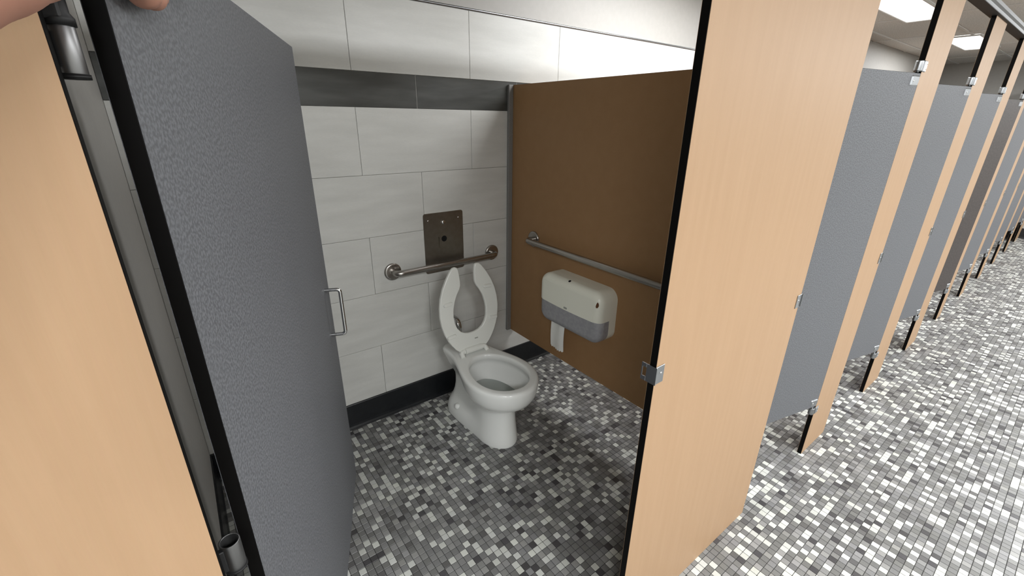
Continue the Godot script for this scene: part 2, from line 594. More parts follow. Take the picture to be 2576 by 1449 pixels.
const LIGHT_COLOR := Color(0.985, 0.992, 1.0)
const STALL_LIGHT := 3.8
const AISLE_LIGHT := 8.8

# ------------------------------------------------------------------ partitions
# a flat panel with a laminate face and a black core showing at its edges (local: x along, y up, z thickness from -t to 0)
func slab_parts(o: Node, w: float, y0: float, y1: float, t: float, m: Material, T := Transform3D.IDENTITY) -> void:
	part("core", box(Vector3(0, y0, -t + 0.0008), Vector3(w, y1, -0.0008), 0.0006), mats.phenolic_core, o, T)
	part("laminate", box(Vector3(0.0008, y0 + 0.0008, -0.0012), Vector3(w - 0.0008, y1 - 0.0008, 0)), m, o, T)
	part("laminate", box(Vector3(0.0008, y0 + 0.0008, -t), Vector3(w - 0.0008, y1 - 0.0008, -t + 0.0012)), m, o, T)

func pilaster(x0: float, x1: float, label: String, hinge_left: bool, keeper_right: bool, group := "") -> Node3D:
	var o := thing("pilaster", label, "pilaster", Vector3(x0, 0, 0), group)
	var w := x1 - x0
	slab_parts(o, w, 0.0, RAIL_Y, 0.02, mats.maple_laminate)
	if hinge_left:
		hinge_brackets(o)
	if keeper_right:
		keeper(o, w, 1.0)
	return o

func screw(at: Vector3, n: Vector3, r: float, parent: Node) -> void:
	var b := mb()
	lathe(b, [Vector2(r, 0), Vector2(r * 0.95, r * 0.25), Vector2(r * 0.6, r * 0.5), Vector2(0.0001, r * 0.6)], toward(at, n), 14)
	part("screw", done(b), mats.chrome, parent)

func keeper(o: Node, x: float, side: float) -> void:
	# angle bracket that catches the door latch: face plate on the front, side plate past the edge with a slot
	var b := mb()
	var yc := 1.013
	var xa := x + side * 0.0025
	bx(b, Vector3(minf(xa, x - side * 0.032), yc - 0.025, 0.0002), Vector3(maxf(xa, x - side * 0.032), yc + 0.025, 0.0027), 0.0006)
	var lo := minf(xa, xa + side * 0.0022)
	var hi := maxf(xa, xa + side * 0.0022)
	bx(b, Vector3(lo, yc - 0.024, -0.024), Vector3(hi, yc + 0.025, 0.006), 0.0005)
	bx(b, Vector3(lo, yc - 0.024, -0.036), Vector3(hi, yc - 0.012, -0.024), 0.0005)
	bx(b, Vector3(lo, yc + 0.014, -0.036), Vector3(hi, yc + 0.025, -0.024), 0.0005)
	bx(b, Vector3(lo, yc - 0.024, -0.039), Vector3(hi, yc + 0.025, -0.035), 0.0005)
	var k := part("latch_keeper", done(b), mats.satin_aluminium, o)
	k.set_meta("label", "satin metal latch keeper")
	screw(Vector3(x - side * 0.019, yc + 0.004, 0.0027), Vector3.BACK, 0.0032, k)

func hinge_brackets(o: Node) -> void:
	# wrap-round brackets at the left edge: one above the door, one below it
	for y in [1.803, 0.272]:
		var b := mb()
		bx(b, Vector3(-0.003, y - 0.019, -0.024), Vector3(0.034, y + 0.019, 0.004), 0.003)
		var pin: float = -1.0 if y > 1.0 else 1.0
		var pl: float = 0.007 if y > 1.0 else 0.015
		lathe(b, [Vector2(0.0001, 0), Vector2(0.011, 0), Vector2(0.012, 0.003), Vector2(0.012, 0.033), Vector2(0.011, 0.036), Vector2(0.0001, 0.036)], toward(Vector3(-0.016, y - 0.018, -0.010), Vector3.UP), 18)
		bx(b, Vector3(-0.016, y - 0.018, -0.019), Vector3(0.0, y + 0.018, -0.001), 0.002)
		lathe(b, [Vector2(0.0055, 0), Vector2(0.0055, pl), Vector2(0.0001, pl)], toward(Vector3(-0.016, y + pin * 0.016, -0.010), Vector3.UP * pin), 12)
		var h := part("hinge_bracket", done(b), mats.satin_aluminium, o)
		for dy in [-0.009, 0.009]:
			screw(Vector3(0.024, y + dy, 0.004), Vector3.BACK, 0.003, h)

# a closed-style door hung at its right edge, standing slightly ajar
func row_door(xh: float, wide: float, deg: float, m: Material, label: String, group := "") -> Node3D:
	var o := thing("stall_door", label, "door", Vector3(xh - 0.016, 0, -0.010), group)
	o.rotation_degrees.y = -deg
	o.set_meta("kind", "thing")
	slab_parts(o, wide, PANEL_LOW, PANEL_TOP, 0.02, m, Transform3D(Basis.IDENTITY, Vector3(0.011 - wide, 0, 0.010)))
	for y in [1.752, 0.331]:
		var b := mb()
		bx(b, Vector3(-0.040, y - 0.018, -0.014), Vector3(0.0065, y + 0.018, 0.014), 0.004)
		bx(b, Vector3(-0.012, y - 0.012, -0.013), Vector3(0.011, y + 0.012, 0.013), 0.005)
		var h := part("hinge_clip", done(b), mats.satin_aluminium, o)
		screw(Vector3(-0.030, y, 0.014), Vector3.BACK, 0.0035, h)
	# latch knob on the inside, small disc outside
	var k := mb()
	lathe(k, [Vector2(0.0001, 0.0), Vector2(0.016, 0.0), Vector2(0.016, 0.003), Vector2(0.010, 0.006), Vector2(0.0001, 0.007)], toward(Vector3(0.041 - wide, 1.013, 0.010), Vector3.BACK), 20)
	part("latch_disc", done(k), mats.satin_aluminium, o)
	return o

func make_partitions() -> void:
	# wide pilaster that ends the open stall, on the hinge side of its door
	var left := thing("pilaster", "wide maple pilaster carrying the hinges of the open grey door", "pilaster", Vector3(-0.46, 0, 0))
	slab_parts(left, 0.402, 0.0, RAIL_Y, 0.02, mats.maple_laminate)
	# barrel hinges on its inner edge
	for y in [1.632, 1.030, 0.42]:
		var b := mb()
		var r := 0.0095 if y > 1.5 else 0.0125
		var hgt := 0.036 if y > 1.5 else 0.044
		var c := Vector3(0.46 - (0.0515 if y > 1.5 else 0.0455), y, -0.031 if y > 1.5 else -0.034)
		if y > 1.5:
			lathe(b, [Vector2(0.0001, 0), Vector2(r, 0), Vector2(r, hgt), Vector2(0.0001, hgt)], toward(c, Vector3.UP), 24)
		else:
			lathe(b, [Vector2(0.0001, 0), Vector2(r, 0), Vector2(r, hgt), Vector2(r - 0.002, hgt), Vector2(r - 0.002, 0.004), Vector2(0.0001, 0.004)], toward(c, Vector3.UP), 24)
		var h := part("hinge_barrel", done(b), mats.dull_steel, left)
		var s := mb()
		lathe(s, [Vector2(0.0001, 0), Vector2(r + 0.001, 0), Vector2(r + 0.001, 0.004), Vector2(0.0001, 0.004)], toward(c - Vector3(0, 0.004, 0), Vector3.UP), 24)
		part("bushing", done(s), mats.black_nylon, h)
		if y > 1.5:
			s = mb()
			lathe(s, [Vector2(0.0001, 0), Vector2(r + 0.0015, 0), Vector2(r + 0.0015, 0.006), Vector2(r - 0.001, 0.01), Vector2(r - 0.001, 0.03), Vector2(0.0001, 0.03)], toward(c + Vector3(0, hgt, 0), Vector3.UP), 24)
			bx(s, c + Vector3(-0.016, hgt + 0.004, 0.0), c + Vector3(0.004, hgt + 0.03, 0.0115), 0.002)
			part("bushing", done(s), mats.black_nylon, h)
		var a := mb()
		bx(a, c + Vector3(-0.03, 0.004, 0.0025), c + Vector3(-0.008, hgt - 0.004, 0.011), 0.001)
		part("hinge_leaf", done(a), mats.black_nylon, left)
	# wide pilaster between the open stall and the first closed one
	var right := pilaster(0.843, 1.682, "wide maple pilaster with latch keepers on both edges", false, true)
	keeper(right, 0.0, -1.0)
	# the row that recedes
	var order := ["first", "second", "third", "fourth", "fifth", "sixth", "seventh", "eighth"]
	var widths := [0.293, 0.293, 0.27, 0.165, 0.205, 0.21, 0.21, 0.22]
	var edge := 1.682
	for k in 8:
		var x := 2.289 + 0.9287 * k
		var wide: float = x - edge - 0.006
		edge = x + widths[k]
		pilaster(x, edge, "narrow maple pilaster on the hinge side of the %s closed stall beyond the wide one" % order[k], true, true, "narrow pilasters along the row")
		var dark := k == 3
		var ang: float = [13.0, 13.0, 13.0, 11.0, 12.0, 13.0, 12.0, 13.0][k]
		row_door(x - 0.002, wide, ang, mats.dark_laminate if dark else mats.grey_laminate,
			"dark brownish stall door, the only one among the grey doors" if dark else "speckled grey stall door, %s in the row after the wide pilaster" % order[k], "stall doors along the row")
		divider(x + widths[k] / 2, "brown dividing panel behind the %s narrow pilaster" % order[k])
	pilaster(2.289 + 0.9287 * 8, END_X - 0.004, "last maple pilaster, fixed against the end wall", true, false)
	row_door(2.289 + 0.9287 * 8 - 0.002, 2.289 + 0.9287 * 8 - edge - 0.006, 12.0, mats.grey_laminate, "speckled grey stall door, last before the end wall", "stall doors along the row")
	# panel of the open stall
	divider(PANEL_X, "brown dividing panel carrying the long grab bar and the paper dispenser")
	# rail along the top of the pilasters
	var b := mb()
	var pr := PackedVector2Array([Vector2(-0.030, 0.0), Vector2(0.012, 0.0), Vector2(0.012, 0.012), Vector2(0.022, 0.016), Vector2(0.022, 0.030), Vector2(-0.004, 0.056), Vector2(-0.018, 0.056), Vector2(-0.030, 0.044)])
	# local x of the profile is world z, its y is up, its depth runs along x
	prism(b, pr, [[0.0, 0.0], [END_X - 0.002 + 0.46, 0.0]], Transform3D(Basis(Vector3.BACK, Vector3.UP, Vector3.RIGHT), Vector3(-0.46, RAIL_Y, 0)), 5.0)
	var rail := part("head_rail", done(b), mats.satin_aluminium, self)
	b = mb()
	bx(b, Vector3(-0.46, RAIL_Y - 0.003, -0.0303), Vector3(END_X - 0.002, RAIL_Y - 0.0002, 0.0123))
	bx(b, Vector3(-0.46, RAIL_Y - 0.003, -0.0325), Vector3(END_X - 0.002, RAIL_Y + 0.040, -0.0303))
	part("rail_darkening", done(b), mats.black_nylon, rail)  # black strips added to darken the rail's underside and stall side
	tag(rail, "silver head rail running along the tops of the pilasters", "rail")
	open_door()

func divider(x: float, label: String) -> void:
	var o := thing("dividing_panel", label, "panel", Vector3(x, 0, BACK_Z + 0.008), "dividing panels")
	# local x of the slab runs towards the stall front, its front face looks towards -x
	var T := Transform3D(Basis(Vector3.BACK, Vector3.UP, Vector3.LEFT), Vector3.ZERO)
	slab_parts(o, -0.0215 - BACK_Z - 0.008, PANEL_LOW, PANEL_TOP, 0.02, mats.brown_laminate, T)
	part("wall_channel", box(Vector3(-0.030, PANEL_LOW, -0.0079), Vector3(-0.0002, PANEL_TOP, 0.010), 0.002), mats.channel_grey, o)
	part("wall_channel", box(Vector3(0.0202, PANEL_LOW, -0.0079), Vector3(0.044, PANEL_TOP, 0.010), 0.002), mats.channel_grey, o)

func open_door() -> void:
	# swung into the stall: local x runs from hinge edge to free edge, +z is the face that looks towards the opening
	var u := Vector3(0.371, 0, -0.9286)
	var n := Vector3(0.9286, 0, 0.371)
	var o := thing("stall_door", "speckled grey stall door swung inward, with a chrome pull handle", "door", Vector3(-0.018, 0, -0.05))
	o.basis = Basis(u, Vector3.UP, n)
	o.set_meta("kind", "thing")
	slab_parts(o, 0.914, PANEL_LOW, PANEL_TOP, 0.0195, mats.grey_laminate)
	var b := mb()
	var s := 0.838
	tube(b, smooth_path([Vector3(s, 0.946, 0.0), Vector3(s, 0.946, 0.044), Vector3(s, 1.100, 0.044), Vector3(s, 1.100, 0.0)], 0.012), 0.0056, 16)
	var h := part("pull_handle", done(b), mats.chrome, o)
	h.set_meta("label", "chrome pull handle")

# ------------------------------------------------------------------ toilet
func outline(zf: float, zc: float, w: float, zb: float, wb: float, r: float, y: float, oval := false) -> Array:
	# closed ring seen from above: round front, sides that draw in, rounded back
	var half := []
	for k in 13:
		var a := PI / 2 * k / 12.0
		half.append(Vector2(w * sin(a), zc + (zf - zc) * cos(a)))
	if oval:
		for k in range(1, 18):
			var a := PI / 2 * k / 18.0
			half.append(Vector2(w * cos(a), zc - (zc - zb) * sin(a)))
	for k in (range(0) if oval else range(1, 11)):
		var t: float = k / 10.0
		var e := smoothstep(0.0, 1.0, clampf(t * 1.15, 0, 1))
		half.append(Vector2(lerpf(w, wb, e), lerpf(zc, zb + r, t)))
	for k in (range(0) if oval else range(1, 8)):
		var a: float = PI / 2 * k / 7.0
		var rx := minf(r, wb)
		half.append(Vector2(wb - rx + rx * cos(a), zb + r - r * sin(a)))
	half.append(Vector2(0, zb))
	var out := []
	for p in half:
		out.append(Vector3(p.x, y, p.y))
	for k in range(half.size() - 2, 0, -1):
		out.append(Vector3(-half[k].x, y, half[k].y))
	return out

func make_toilet() -> void:
	var c := Vector3(1.106, 0, -1.15)
	var o := thing("toilet", "white porcelain toilet with its open-front seat raised", "toilet", c)
	var zo := 1.15
	var rr := []
	# [y, front z, widest z, half width, back z, back half width, back corner]
	var prof := [
		[0.000, -0.930, -1.075, 0.101, -1.455, 0.118, 0.10],
		[0.010, -0.927, -1.075, 0.103, -1.458, 0.122, 0.10],
		[0.040, -0.930, -1.075, 0.101, -1.458, 0.121, 0.10],
		[0.068, -0.934, -1.075, 0.098, -1.455, 0.114, 0.10],
		[0.088, -0.936, -1.075, 0.096, -1.45, 0.100, 0.09],
		[0.105, -0.938, -1.075, 0.094, -1.445, 0.082, 0.08],
		[0.135, -0.941, -1.075, 0.092, -1.44, 0.066, 0.066],
		[0.175, -0.943, -1.075, 0.090, -1.435, 0.058, 0.058],
		[0.215, -0.942, -1.075, 0.090, -1.435, 0.056, 0.056],
		[0.234, -0.932, -1.06, 0.097, -1.435, 0.058, 0.056],
		[0.250, -0.905, -1.05, 0.117, -1.435, 0.063, 0.06],
		[0.268, -0.870, -1.04, 0.141, -1.44, 0.071, 0.06],
		[0.292, -0.842, -1.03, 0.162, -1.45, 0.082, 0.06],
		[0.320, -0.826, -1.03, 0.175, -1.455, 0.093, 0.06],
		[0.350, -0.819, -1.03, 0.181, -1.46, 0.103, 0.06],
		[0.380, -0.816, -1.03, 0.184, -1.465, 0.112, 0.05],
		[0.394, -0.818, -1.03, 0.183, -1.465, 0.112, 0.05],
		[0.401, -0.824, -1.03, 0.177, -1.46, 0.107, 0.05],
		[0.403, -0.834, -1.03, 0.167, -1.44, 0.100, 0.05],
	]
	for p in prof:
		rr.append(outline(p[1] + zo, p[2] + zo, p[3], p[4] + zo, p[5], p[6], p[0]))
	# over the deck and the rim into the bowl
	var ins := [
		[0.403, -0.856, -1.02, 0.146, -1.245],
		[0.400, -0.863, -1.02, 0.139, -1.237],
		[0.392, -0.867, -1.02, 0.135, -1.232],
		[0.372, -0.867, -1.02, 0.135, -1.232],
		[0.362, -0.857, -1.02, 0.145, -1.243],
		[0.340, -0.858, -1.02, 0.144, -1.243],
		[0.300, -0.875, -1.03, 0.130, -1.238],
		[0.260, -0.905, -1.05, 0.108, -1.230],
		[0.225, -0.945, -1.07, 0.084, -1.215],
		[0.195, -0.99, -1.09, 0.064, -1.20],
		[0.170, -1.05, -1.11, 0.050, -1.19],
		[0.155, -1.09, -1.13, 0.030, -1.17],
		[0.152, -1.125, -1.13, 0.004, -1.135],
	]
	for p in ins:
		rr.append(outline(p[1] + zo, p[2] + zo, p[3], p[4] + zo, p[3], (p[2] - p[4]) * 0.8, p[0], true))
	var b := mb()
	rings(b, rr, true, TOILET_FLIP)
	part("bowl", done(b), mats.porcelain, o)
	# standing water
	var w := mb()
	var top := outline(-0.9115 + zo, -1.05 + zo, 0.103, -1.2275 + zo, 0.103, 0.12, 0.254, true)
	var low := outline(-0.947 + zo, -1.07 + zo, 0.082, -1.213 + zo, 0.082, 0.11, 0.226, true)
	var mid: Array = []
	for p in top:
		mid.append(Vector3(0, 0.254, -1.09 + zo))
	flat(w, top, Vector3.UP)
	rings(w, [low, top], true, TOILET_FLIP)
	flat(w, low, Vector3.DOWN)
	var wp := part("water", done(w), mats.bowl_water, o)
	wp.set_meta("label", "clear standing water")
	# drain mouth under the water
	var d := mb()
	lathe(d, [Vector2(0.0001, 0.0), Vector2(0.022, 0.0), Vector2(0.024, 0.001)], toward(Vector3(0, 0.1535, -1.13 + zo), Vector3.UP), 20)
	part("drain", done(d), mats.black_hole, o)
	# bolt caps on the foot
	for s in [-1.0, 1.0]:
		var k := mb()
		lathe(k, [Vector2(0.017, -0.006), Vector2(0.017, 0.004), Vector2(0.013, 0.012), Vector2(0.006, 0.016), Vector2(0.0001, 0.0165)], toward(Vector3(s * 0.104, 0.082, -1.30 + zo), Vector3(s, 0.75, 0.1)), 18)
		part("bolt_cap", done(k), mats.porcelain, o)
	# seat, standing up on its hinge and leaning back a little
	var T := Transform3D(Basis(Vector3.RIGHT, deg_to_rad(-7.0)), Vector3(0.006, 0.421, -1.296 + zo))
	var left: Array = [[0.0, 0.082], [0.02, 0.105], [0.05, 0.128], [0.08, 0.146], [0.12, 0.163], [0.17, 0.176], [0.22, 0.181], [0.27, 0.178], [0.32, 0.168], [0.37, 0.149], [0.41, 0.127], [0.44, 0.107], [0.46, 0.091], [0.470, 0.078], [0.472, 0.066], [0.466, 0.055], [0.452, 0.049], [0.43, 0.046], [0.39, 0.044], [0.37, 0.045], [0.352, 0.052], [0.325, 0.070], [0.29, 0.087], [0.25, 0.098], [0.21, 0.102], [0.17, 0.098], [0.14, 0.086], [0.118, 0.068], [0.104, 0.045], [0.098, 0.022]]
	var poly := PackedVector2Array()
	for q in left:
		poly.append(Vector2(q[1], q[0]))
	poly.append(Vector2(0, 0.0965))
	for k in range(left.size() - 1, -1, -1):
		poly.append(Vector2(-left[k][1], left[k][0]))
	var sb := mb()
	prism(sb, poly, [[-0.013, 0.007], [-0.010, 0.002], [-0.004, 0.0], [0.004, 0.0], [0.0075, 0.0015], [0.009, 0.004]], T, 50.0)
	var seat := part("seat", done(sb), mats.seat_plastic, o)
	for q in [[-0.128, 0.105, -0.16], [-0.130, 0.285, -0.12], [0.140, 0.150, 0.16], [0.118, 0.335, 0.12]]:
		var bb := mb()
		var B := T * Transform3D(Basis(Vector3.BACK, -q[2] * 0.6), Vector3(q[0], q[1], 0.009))
		prism(bb, rounded(0.054, 0.020, 0.009, 4), [[0.0, 0.0], [0.006, 0.0006], [0.0095, 0.003]], B, 50.0)
		part("bumper", done(bb), mats.seat_plastic, seat)
	var em := mb()
	prism(em, rounded(0.022, 0.007, 0.003, 4), [[0.0, 0.0], [0.0007, 0.0003]], T * Transform3D(Basis.IDENTITY, Vector3(0.022, 0.058, 0.009)), 50.0)
	part("maker_mark", done(em), mats.logo_grey, seat)
	# hinge: tube between two posts
	var hb := mb()
	tube(hb, [Vector3(-0.052, 0.424, -1.283 + zo), Vector3(0.052, 0.424, -1.283 + zo)], 0.0168, 22)
	var hinge := part("seat_hinge", done(hb), mats.seat_plastic, o)
	for s in [-1.0, 1.0]:
		var pb := mb()
		tube(pb, smooth_path([Vector3(s * 0.053, 0.424, -1.283 + zo), Vector3(s * 0.074, 0.424, -1.283 + zo), Vector3(s * 0.078, 0.4025, -1.258 + zo)], 0.014, 5), 0.0132, 16)
		part("hinge_post", done(pb), mats.seat_plastic, hinge)

const TOILET_FLIP := true

func make_stall_fittings() -> void:
	# flush inlet behind the bowl: escutcheon, pipe, spud
	var o := thing("flush_pipe", "chrome flush inlet between the wall and the back of the toilet", "pipe", Vector3(1.106, 0.53, BACK_Z))
	var b := mb()
	lathe(b, [Vector2(0.042, 0.0005), Vector2(0.042, 0.004), Vector2(0.036, 0.014), Vector2(0.024, 0.020), Vector2(0.022, 0.026)], toward(Vector3.ZERO, Vector3.BACK), 30)
	part("escutcheon", done(b), mats.chrome, o)
	b = mb()
	tube(b, smooth_path([Vector3(0, 0, 0.01), Vector3(0, 0, 0.125), Vector3(0, -0.122, 0.125)], 0.045, 10), 0.019, 24)
	part("elbow", done(b), mats.chrome, o)
	b = mb()
	lathe(b, [Vector2(0.024, 0.0), Vector2(0.028, 0.003), Vector2(0.028, 0.026), Vector2(0.022, 0.03)], toward(Vector3(0, -0.1255, 0.125), Vector3.UP), 8)
	part("spud_nut", done(b), mats.chrome, o)
	# flush plate
	var p := thing("flush_plate", "brushed steel flush valve plate with a round sensor hole", "wall plate", Vector3(1.1075, 0.967, BACK_Z))
	b = mb()
	prism(b, rounded(0.241, 0.334, 0.013, 5), [[0.0003, 0.0], [0.0018, 0.0], [0.0024, 0.0006]], Transform3D.IDENTITY, 50.0)
	part("plate", done(b), mats.steel_plate, p)
	b = mb()
	lathe(b, [Vector2(0.0165, 0.0), Vector2(0.0165, 0.0004), Vector2(0.0001, 0.0005)], toward(Vector3(-0.001, 0.020, 0.0024), Vector3.BACK), 26)
	part("sensor_hole", done(b), mats.black_hole, p)
	b = mb()
	lathe(b, [Vector2(0.0115, 0.0), Vector2(0.0115, 0.004), Vector2(0.009, 0.008), Vector2(0.0001, 0.0095)], toward(Vector3(-0.003, 0.112, 0.0024), Vector3.BACK), 24)
	part("push_button", done(b), mats.chrome, p)
	for s in [-1.0, 1.0]:
		screw(Vector3(s * 0.092, 0.128, 0.0024), Vector3.BACK, 0.0048, p)
	b = mb()
	prism(b, PackedVector2Array([Vector2(-0.037, 0.035), Vector2(-0.029, 0.031), Vector2(-0.031, 0.012), Vector2(-0.0325, -0.03), Vector2(-0.0345, -0.012), Vector2(-0.035, 0.008)]), [[0.0024, 0.0], [0.0026, 0.0]], Transform3D.IDENTITY)
	part("stain", done(b), mats.get("plate_stain", mats.steel_plate), p)
	# grab bars
	grab_bar("short brushed steel grab bar fixed to the tiled wall behind the toilet", Vector3(0.797, 0.855, BACK_Z), Vector3(1.421, 0.855, BACK_Z), Vector3.BACK)
	grab_bar("long brushed steel grab bar on the brown panel above the paper dispenser", Vector3(PANEL_X, 0.966, -1.335), Vector3(PANEL_X, 0.966, -0.27), Vector3.LEFT)
	dispenser()

func grab_bar(label: String, a: Vector3, c: Vector3, n: Vector3) -> void:
	var o := thing("grab_bar", label, "grab bar", a, "grab bars")
	var d := (c - a).normalized()
	var l := (c - a).length()
	var b := mb()
	tube(b, smooth_path([n * 0.004, n * 0.058, n * 0.058 + d * l, d * l + n * 0.004], 0.036, 9), 0.0165, 24)
	part("bar", done(b), mats.brushed_steel, o)
	for t in [0.0, l]:
		b = mb()
		lathe(b, [Vector2(0.046, 0.0003), Vector2(0.046, 0.006), Vector2(0.043, 0.0105), Vector2(0.036, 0.0125), Vector2(0.016, 0.0135)], toward(d * t, n), 32)
		part("flange", done(b), mats.brushed_steel, o)

func dispenser() -> void:
	# local x runs towards the stall front, y up, z out of the panel (towards -x)
	var w := 0.435
	var h := 0.272
	var o := thing("paper_dispenser", "ivory twin toilet roll dispenser with a smoky grey lower cover", "dispenser", Vector3(PANEL_X, 0.718, -0.917))
	o.basis = Basis(Vector3.BACK, Vector3.UP, Vector3.LEFT)
	var full := rounded(w, h, 0.058, 9)
	var b := mb()
	prism(b, full, [[0.0003, 0.001], [0.05, 0.0]], Transform3D.IDENTITY, 50.0)
	part("back_box", done(b), mats.ivory_plastic, o)
	# the cover is cut along a line that sags in the middle
	var cut := func(x: float) -> float: return -0.012 - 0.006 * cos(x / w * PI)
	var upper := PackedVector2Array()
	var lower := PackedVector2Array()
	for p in full:
		if p.y >= -0.012:
			upper.append(p)
		else:
			lower.append(p)
	# outline runs counter-clockwise from the right end: upper part, then lower part
	var seam := []
	for k in 13:
		var x := lerpf(-w / 2, w / 2, k / 12.0)
		seam.append(Vector2(x, cut.call(x)))
	var up := PackedVector2Array()
	up.append_array(upper)
	for q in seam:
		up.append(q)
	var lo := PackedVector2Array()
	lo.append_array(lower)
	for k in range(seam.size() - 1, -1, -1):
		lo.append(seam[k] - Vector2(0, 0.001))
	b = mb()
	prism(b, up, [[0.0502, 0.0], [0.088, 0.0]], Transform3D.IDENTITY, 50.0)
	# rounded brow: the upper outline shrinks towards the front except along the seam
	var layers := []
	for k in 8:
		var a: float = PI / 2 * k / 7.0
		layers.append([0.088 + 0.036 * sin(a), 0.036 * (1.0 - cos(a))])
	shell(b, up, layers, cut, true)
	part("cover", done(b), mats.ivory_plastic, o)
	b = mb()
	prism(b, lo, [[0.0502, 0.0], [0.084, 0.0]], Transform3D.IDENTITY, 50.0)
	layers = []
	for k in 8:
		var a: float = PI / 2 * k / 7.0
		layers.append([0.084 + 0.036 * sin(a), 0.036 * (1.0 - cos(a))])
	shell(b, lo, layers, cut, false)
	part("lower_cover", done(b), mats.smoky_plastic, o)
	# keyhole on the brow, maker mark, chipped hole
	b = mb()
	lathe(b, [Vector2(0.0075, 0.0), Vector2(0.0075, 0.0012), Vector2(0.0001, 0.0013)], toward(Vector3(-0.012, 0.1335, 0.1005), Vector3(0, 0.92, 0.4)), 18)
	part("keyhole", done(b), mats.black_hole, o)
	b = mb()
	prism(b, rounded(0.024, 0.011, 0.004, 4), [[0.1238, 0.0], [0.1248, 0.0004]], Transform3D(Basis.IDENTITY, Vector3(-0.01, -0.006, 0)), 50.0)
	part("maker_mark", done(b), mats.logo_grey, o)
	b = mb()
	prism(b, PackedVector2Array([Vector2(-0.006, -0.014), Vector2(0.003, -0.013), Vector2(0.008, -0.002), Vector2(0.006, 0.009), Vector2(0.0, 0.016), Vector2(-0.005, 0.008), Vector2(-0.008, -0.004)]), [[-0.004, 0.0], [0.0014, 0.0008]], Transform3D(Basis(Vector3.UP, 0.5), Vector3(0.197, 0.080, 0.1208)), 50.0)
	part("chip", done(b), mats.rust, o)
	# hanging paper
	var t := thing("toilet_paper", "white toilet paper hanging from the dispenser with a torn end", "toilet paper", Vector3(PANEL_X - 0.066, 0.6, -1.03))
	b = mb()
	rng.seed = 99
	var n := 12
	var top := []
	var bot := []
	for k in n + 1:
		var z := lerpf(-0.052, 0.052, float(k) / n)
		top.append(Vector3(0.004 * sin(k * 0.5), 0.0, z))
		bot.append(Vector3(-0.004 + 0.004 * sin(k * 0.5 + 0.6), -0.188 + (0.010 * rng.randf() if k % 2 == 0 else -0.006 * rng.randf()), z))
	for side in [0.0, 0.0012]:
		for k in n:
			var prev := [top[k], top[k + 1]]
			for s in range(1, 7):
				var f := s / 6.0
				var sag := Vector3(-0.005 * sin(f * PI), 0, 0)
				var cur := [top[k].lerp(bot[k], f) + sag, top[k + 1].lerp(bot[k + 1], f) + sag]
				var off := Vector3(side, 0, 0)
				var nn: Vector3 = (prev[1] - prev[0]).cross(cur[0] - prev[0]).normalized()
				if (nn.x > 0) != (side > 0):
					nn = -nn
				flat(b, [prev[0] + off, prev[1] + off, cur[1] + off, cur[0] + off], nn)
				prev = cur
	part("sheet", done(b), mats.paper, t)

# front of a cover half: outline layers shrink inwards, but points on the seam stay on the seam line
func shell(b: Dictionary, poly: PackedVector2Array, layers: Array, cut: Callable, upper: bool) -> void:
	poly = ccw(poly)
	var rr := []
	for l in layers:
		var q := inset(poly, l[1])
		var ring := []
		for k in q.size():
			var p := q[k]
			var on_seam := absf(poly[k].y - cut.call(poly[k].x)) < 0.006
			if on_seam:
				p = Vector2(clampf(poly[k].x, -0.2175 + l[1], 0.2175 - l[1]), poly[k].y)
			ring.append(Vector3(p.x, p.y, l[0]))
		rr.append(ring)
	rings(b, rr, true, true)
	var pl := PackedVector2Array()
	for p in rr[-1]:
		pl.append(Vector2(p.x, p.y))
	var f: int = b.v.size()
	for p in rr[-1]:
		vert(b, p, Vector3.BACK)
	var tri := Geometry2D.triangulate_polygon(pl)
	for k in range(0, tri.size(), 3):
		face(b, f + tri[k], f + tri[k + 1], f + tri[k + 2])

# ------------------------------------------------------------------ the hand that holds the door
func make_hand() -> void:
	# bones: a, b, radius at a, radius at b
	var u := Vector3(0.371, 0, -0.9286)
	var n := Vector3(0.9286, 0, 0.371)
	var o := Vector3(-0.018, 0, -0.05)
	var on := func(s: float, y: float, off: float) -> Vector3: return o + u * s + n * off + Vector3(0, y, 0)
	var bones := []
	bones.append([Vector3(-0.24, 1.50, 0.42), Vector3(-0.063, 1.682, 0.133), 0.042, 0.032])
	bones.append([Vector3(-0.063, 1.682, 0.133), Vector3(-0.010, 1.724, 0.010), 0.032, 0.025])
	var wrist := Vector3(-0.010, 1.724, 0.010)
	# palm: a fan of metacarpals, thumb side lowest
	var roots := [on.call(0.072, 1.742, 0.020), on.call(0.080, 1.760, 0.023), on.call(0.078, 1.778, 0.024), on.call(0.070, 1.794, 0.022)]
	for r in roots:
		bones.append([wrist.lerp(r, 0.15), r, 0.019, 0.0115])
	var lens := [[0.040, 0.025, 0.020], [0.044, 0.029, 0.021], [0.041, 0.027, 0.020], [0.032, 0.020, 0.018]]
	for k in 4:
		var p: Vector3 = roots[k]
		var s0: float = (p - o).dot(u)
		var y0: float = p.y
		var dy: float = [-0.06, 0.0, 0.08, 0.18][k]
		var off := [0.018, 0.0125, 0.0095]
		var rad := [0.0095, 0.0088, 0.0080, 0.0070]
		for j in 3:
			s0 += lens[k][j]
			y0 += lens[k][j] * dy
			var q: Vector3 = on.call(s0, y0, off[j])
			bones.append([p, q, rad[j], rad[j + 1]])
			p = q
	# thumb leaves the low side of the palm and lies along the door
	var th := [wrist.lerp(roots[0], 0.2), on.call(0.030, 1.7085, 0.018), on.call(0.058, 1.7105, 0.0145), on.call(0.086, 1.716, 0.0105)]
	bones.append([th[0], th[1], 0.018, 0.0135])
	bones.append([th[1], th[2], 0.0125, 0.0112])
	bones.append([th[2], th[3], 0.0112, 0.0092])
	var m := skin_mesh(bones, 0.0045, 0.007)
	var b := part("person", m, mats.skin, self)
	tag(b, "bare forearm and hand pressing the open grey door near its top", "person")

